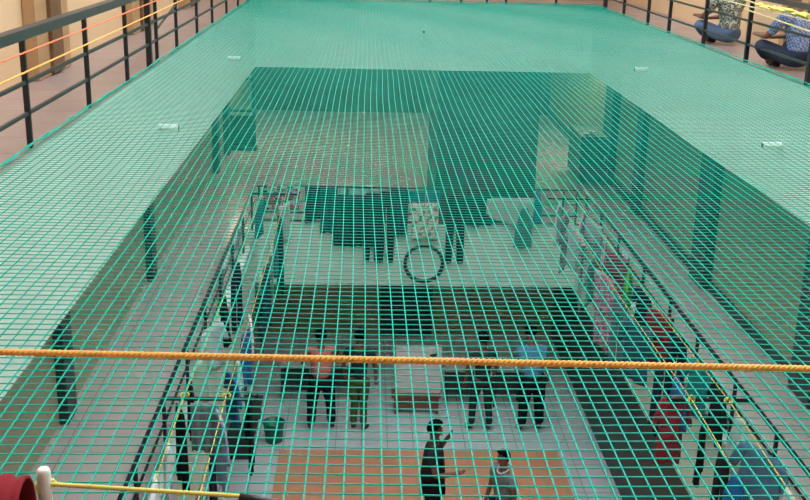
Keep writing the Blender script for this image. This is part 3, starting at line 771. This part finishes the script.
def person(label, loc, rotz, J, shirt, trousers, hair=True, scale=1.0, sleeve=.55, footwear=None, neck_trim=None, cap=None, bulk=1.0):
    """J: joints in metres facing +X ; hip, chest, neck, head, (sh, el, wr)*2, (hp, kn, an, toe)*2"""
    root = empty('person', loc, label, 'person', rotz=rotz)
    root.scale = (scale,)*3
    c = Chain()
    pel = c.add(J['hip'], (.095, .08))
    wa = c.add(Vector(J['hip']).lerp(Vector(J['chest']), .5), (.09, .075), pel)
    ch = c.add(J['chest'], (.14, .105), wa)
    nk = c.add(J['neck'], .055, ch)
    hd = Vector(J['head'])
    ndir = (hd-Vector(J['neck'])).normalized()
    jaw = c.add(hd-ndir*.055, (.07, .065), nk)
    mid = c.add(hd+ndir*.02, (.083, .088), jaw)
    c.add(hd+ndir*.085, (.062, .068), mid)
    fx = Vector(J.get('face', (1, 0, 0))).normalized()
    c.add(hd+fx*.095-ndir*.02, .016, mid)                 # nose
    side = ndir.cross(fx).normalized()
    for s in (-1, 1): c.add(hd+side*s*.088-ndir*.01, .014, mid)   # ears
    for s in ('l', 'r'):
        sh, el, wr = [Vector(q) for q in J['arm_'+s]]
        a = c.run(ch, [(sh, .055), (sh.lerp(el, .5), .047), (el, .038), (el.lerp(wr, .5), .035), (wr, .025)])
        d = (wr-el).normalized()
        pv = Vector(J.get('palm', (0, 0, 1))); lat = d.cross(pv)
        if lat.length < .1: lat = d.cross(Vector((1, 0, 0)))
        lat.normalize(); nn = lat.cross(d).normalized()
        pm = c.add(wr+d*.05, (.034, .020), a)
        for q, (o_, ln) in enumerate([(-.028, .060), (-.010, .072), (.010, .068), (.028, .052)]):
            b0 = wr+d*.085+lat*o_
            c.run(pm, [(b0, .0095), (b0+d*ln*.55+nn*.006, .0085), (b0+d*ln*.95+nn*.02, .007)])
        c.run(pm, [(wr+d*.045-lat*.038, .011), (wr+d*.085-lat*.055+nn*.01, .009)])
    for s in ('l', 'r'):
        hp, kn, an, to = [Vector(q) for q in J['leg_'+s]]
        c.run(pel, [(hp, .070), (hp.lerp(kn, .5), .066), (kn, .052), (kn.lerp(an, .4), .055), (an, .036), (an.lerp(to, .4)-Vector((0, 0, .01)), .036), (to, .028)])
    skin_mesh('body', c.V, c.E, c.R, M['skin'], root)
    # shirt
    c = Chain(); e = 1.18
    pel = c.add(Vector(J['hip'])+Vector((0, 0, -.05 if J['hip'][2] > .5 else .01)), (.15, .125))
    wa = c.add(Vector(J['hip']).lerp(Vector(J['chest']), .5), (.14, .115), pel)
    ch = c.add(J['chest'], (.165, .128), wa)
    c.add(Vector(J['chest']).lerp(Vector(J['neck']), .72), (.085, .075), ch)
    for s in ('l', 'r'):
        sh, el, wr = [Vector(q) for q in J['arm_'+s]]
        pts = [(sh, .072)]
        if sleeve <= 1: pts += [(sh.lerp(el, sleeve), .062)]
        else: pts += [(el, .052), (el.lerp(wr, sleeve-1), .045)]
        c.run(ch, pts)
    skin_mesh('shirt', c.V, c.E, c.R, shirt, root, bulk=bulk)
    c = Chain()
    pel = c.add(J['hip'], (.13, .11))
    if J['hip'][2] < .5: c.add(Vector(J['hip'])+Vector((0, 0, .11)), (.12, .10), pel); c.add(Vector(J['hip'])+Vector((-.06, 0, -.02)), .07, pel)
    for s in ('l', 'r'):
        hp, kn, an, to = [Vector(q) for q in J['leg_'+s]]
        c.run(pel, [(hp, .10), (hp.lerp(kn, .5), .09), (kn, .07), (kn.lerp(an, .5), .064), (kn.lerp(an, .92), .058)])
    skin_mesh('trousers', c.V, c.E, c.R, trousers, root, bulk=bulk)
    # shoes
    for s in ('l', 'r'):
        hp, kn, an, to = [Vector(q) for q in J['leg_'+s]]
        c = Chain(); a = c.add(an+Vector((0, 0, -.03)), .045); c.run(a, [(an.lerp(to, .5)+Vector((0, 0, -.012)), (.044, .036)), (to+(to-an).normalized()*.03, (.036, .03))])
        skin_mesh('shoe', c.V, c.E, c.R, footwear or M['rubber'], root)
    # hair: shell over the skull, open at the face
    bm = bmesh.new()
    bmesh.ops.create_uvsphere(bm, u_segments=20, v_segments=14, radius=1)
    R3 = Matrix((fx, side, ndir)).transposed()
    for v in list(bm.verts):
        if (v.co.z < .15 and v.co.x > .1) or v.co.z < -.55 or (v.co.x > .55 and v.co.z < .5): bm.verts.remove(v)
    for v in bm.verts:
        n_ = 1+.04*math.sin(v.co.x*13)*math.sin(v.co.y*11)
        v.co = hd + ndir*.028 + R3 @ Vector((v.co.x*.108*n_, v.co.y*.100*n_, v.co.z*.108*n_))
    o = obj('hair', bm, M['hair'] if not cap else cap, root, smooth=True)
    md = o.modifiers.new('s', 'SOLIDIFY'); md.thickness = .012
    bm = bmesh.new()
    for s in (-1, 1):
        mm = Matrix.Translation(hd+fx*.082+side*s*.030+ndir*.018)
        bmesh.ops.create_uvsphere(bm, u_segments=8, v_segments=6, radius=.011, matrix=mm)
    obj('eyes', bm, M['eye'], root, smooth=True)
    bm = bmesh.new()
    tube(bm, [hd+fx*.082-side*.024-ndir*.062, hd+fx*.088-ndir*.064, hd+fx*.082+side*.024-ndir*.062], .006, 6)
    obj('mouth', bm, cm((.20, .05, .045)), root, smooth=True)
    if neck_trim:
        bm = bmesh.new(); c0 = Vector(J['chest']).lerp(Vector(J['neck']), .8)
        pts = [c0+Vector((.085*math.cos(a), .085*math.sin(a), .02-.05*math.cos(a))) for a in [k*2*pi/16 for k in range(17)]]
        tube(bm, pts, .014, 6, cap=False); obj('collar', bm, neck_trim, root, smooth=True)
    return root

def standing(lean=0.0, al=None, ar=None, stance=.10, step=0.0, face=(1, 0, 0)):
    return dict(hip=(0, 0, .93), chest=(lean, 0, 1.28), neck=(lean*1.3, 0, 1.47), head=(lean*1.6+.01, 0, 1.62), face=face,
        arm_l=al or [(lean, .20, 1.38), (lean+.0, .27, 1.10), (lean+.10, .25, .87)],
        arm_r=ar or [(lean, -.20, 1.38), (lean+.0, -.27, 1.10), (lean+.10, -.25, .87)],
        leg_l=[(0, .10, .86), (.02+step, stance, .48), (step-.01, stance+.02, .08), (step+.14, stance+.04, .035)],
        leg_r=[(0, -.10, .86), (.02-step*.5, -stance, .48), (-step-.01, -stance-.02, .08), (-step+.14, -stance-.04, .035)])

up90 = pi/2
person('person in a pink shirt and black trousers standing by the desks', (-.72, 17.0, 0), up90+.1,
       standing(.05, al=[(.05, .20, 1.38), (.14, .30, 1.13), (.36, .22, 1.08)], ar=[(.05, -.20, 1.38), (.14, -.30, 1.13), (.36, -.2, 1.08)], stance=.15),
       cm((.62, .20, .18)), blk, scale=1.08, bulk=1.3)
person('person in a dark green shirt and olive trousers standing next to the pink shirt', (-.06, 16.98, 0), up90-.3,
       standing(.02, stance=.07), cm((.015, .05, .045)), olive, scale=1.1)
person('person in dark grey clothes standing right of the white board', (2.12, 17.0, 0), up90+.35,
       standing(.02, stance=.12, step=.06), cm((.03, .045, .05)), cm((.035, .04, .042)), scale=1.07)
person('person in a light blue shirt and dark trousers bending over the desk', (3.02, 17.0, 0), up90+.15,
       standing(.16, al=[(.16, .20, 1.36), (.36, .24, 1.14), (.52, .16, .98)], ar=[(.16, -.20, 1.36), (.36, -.24, 1.14), (.52, -.16, .98)], stance=.13),
       cm((.14, .34, .60)), blk, scale=1.1, bulk=1.3)
person('person in a black shirt with outstretched hands, standing on the orange tiles', (1.02, 13.3, 0.012), -.05,
       standing(.0, al=[(.0, .19, 1.38), (.06, .27, 1.20), (.16, .20, 1.40)], ar=[(.0, -.19, 1.38), (.02, -.25, 1.12), (.24, -.22, 1.15)], stance=.09),
       cm((.03, .03, .035)), blk, scale=1.16, bulk=1.2)
person('child in a white top with a white collar, standing on the orange tiles', (2.0, 13.0, 0.012), pi+.5,
       standing(.02, stance=.08), cm((.22, .24, .25)), navy, scale=1.0, neck_trim=white, bulk=1.1)

def seated(reach=.0, face=(1, -.1, -.15)):
    return dict(hip=(0, 0, .12), chest=(.08, 0, .46), neck=(.14, 0, .64), head=(.19, 0, .79), face=face,
        arm_l=[(.08, .20, .56), (.22, .27, .34), (.46, .16, .33)], arm_r=[(.08, -.20, .56), (.26, -.26, .34), (.50, -.10, .30)],
        leg_l=[(.04, .10, .12), (.42, .20, .24), (.44, .02, .07), (.50, -.10, .05)],
        leg_r=[(.04, -.10, .12), (.42, -.22, .22), (.30, -.02, .06), (.28, .12, .05)])
person('person in a blue check shirt and dark jeans sitting behind the upper right railing', (4.17, 10.1, A_FLOOR), pi-1.2,
       seated(), pattern_mat('blue_check', (.10, .17, .45), (.35, .44, .62), (0, 0, 0), 42, 'check'), cm((.03, .04, .07)), scale=.92, sleeve=.9)
person('person in a mottled grey shirt and blue jeans sitting behind the upper right railing', (4.21, 12.25, A_FLOOR), pi-1.2,
       seated(), pattern_mat('mottled_grey', (.50, .55, .50), (.05, .08, .07), (.30, .28, .20), 26), cm((.10, .15, .26)), scale=.92, sleeve=.8)
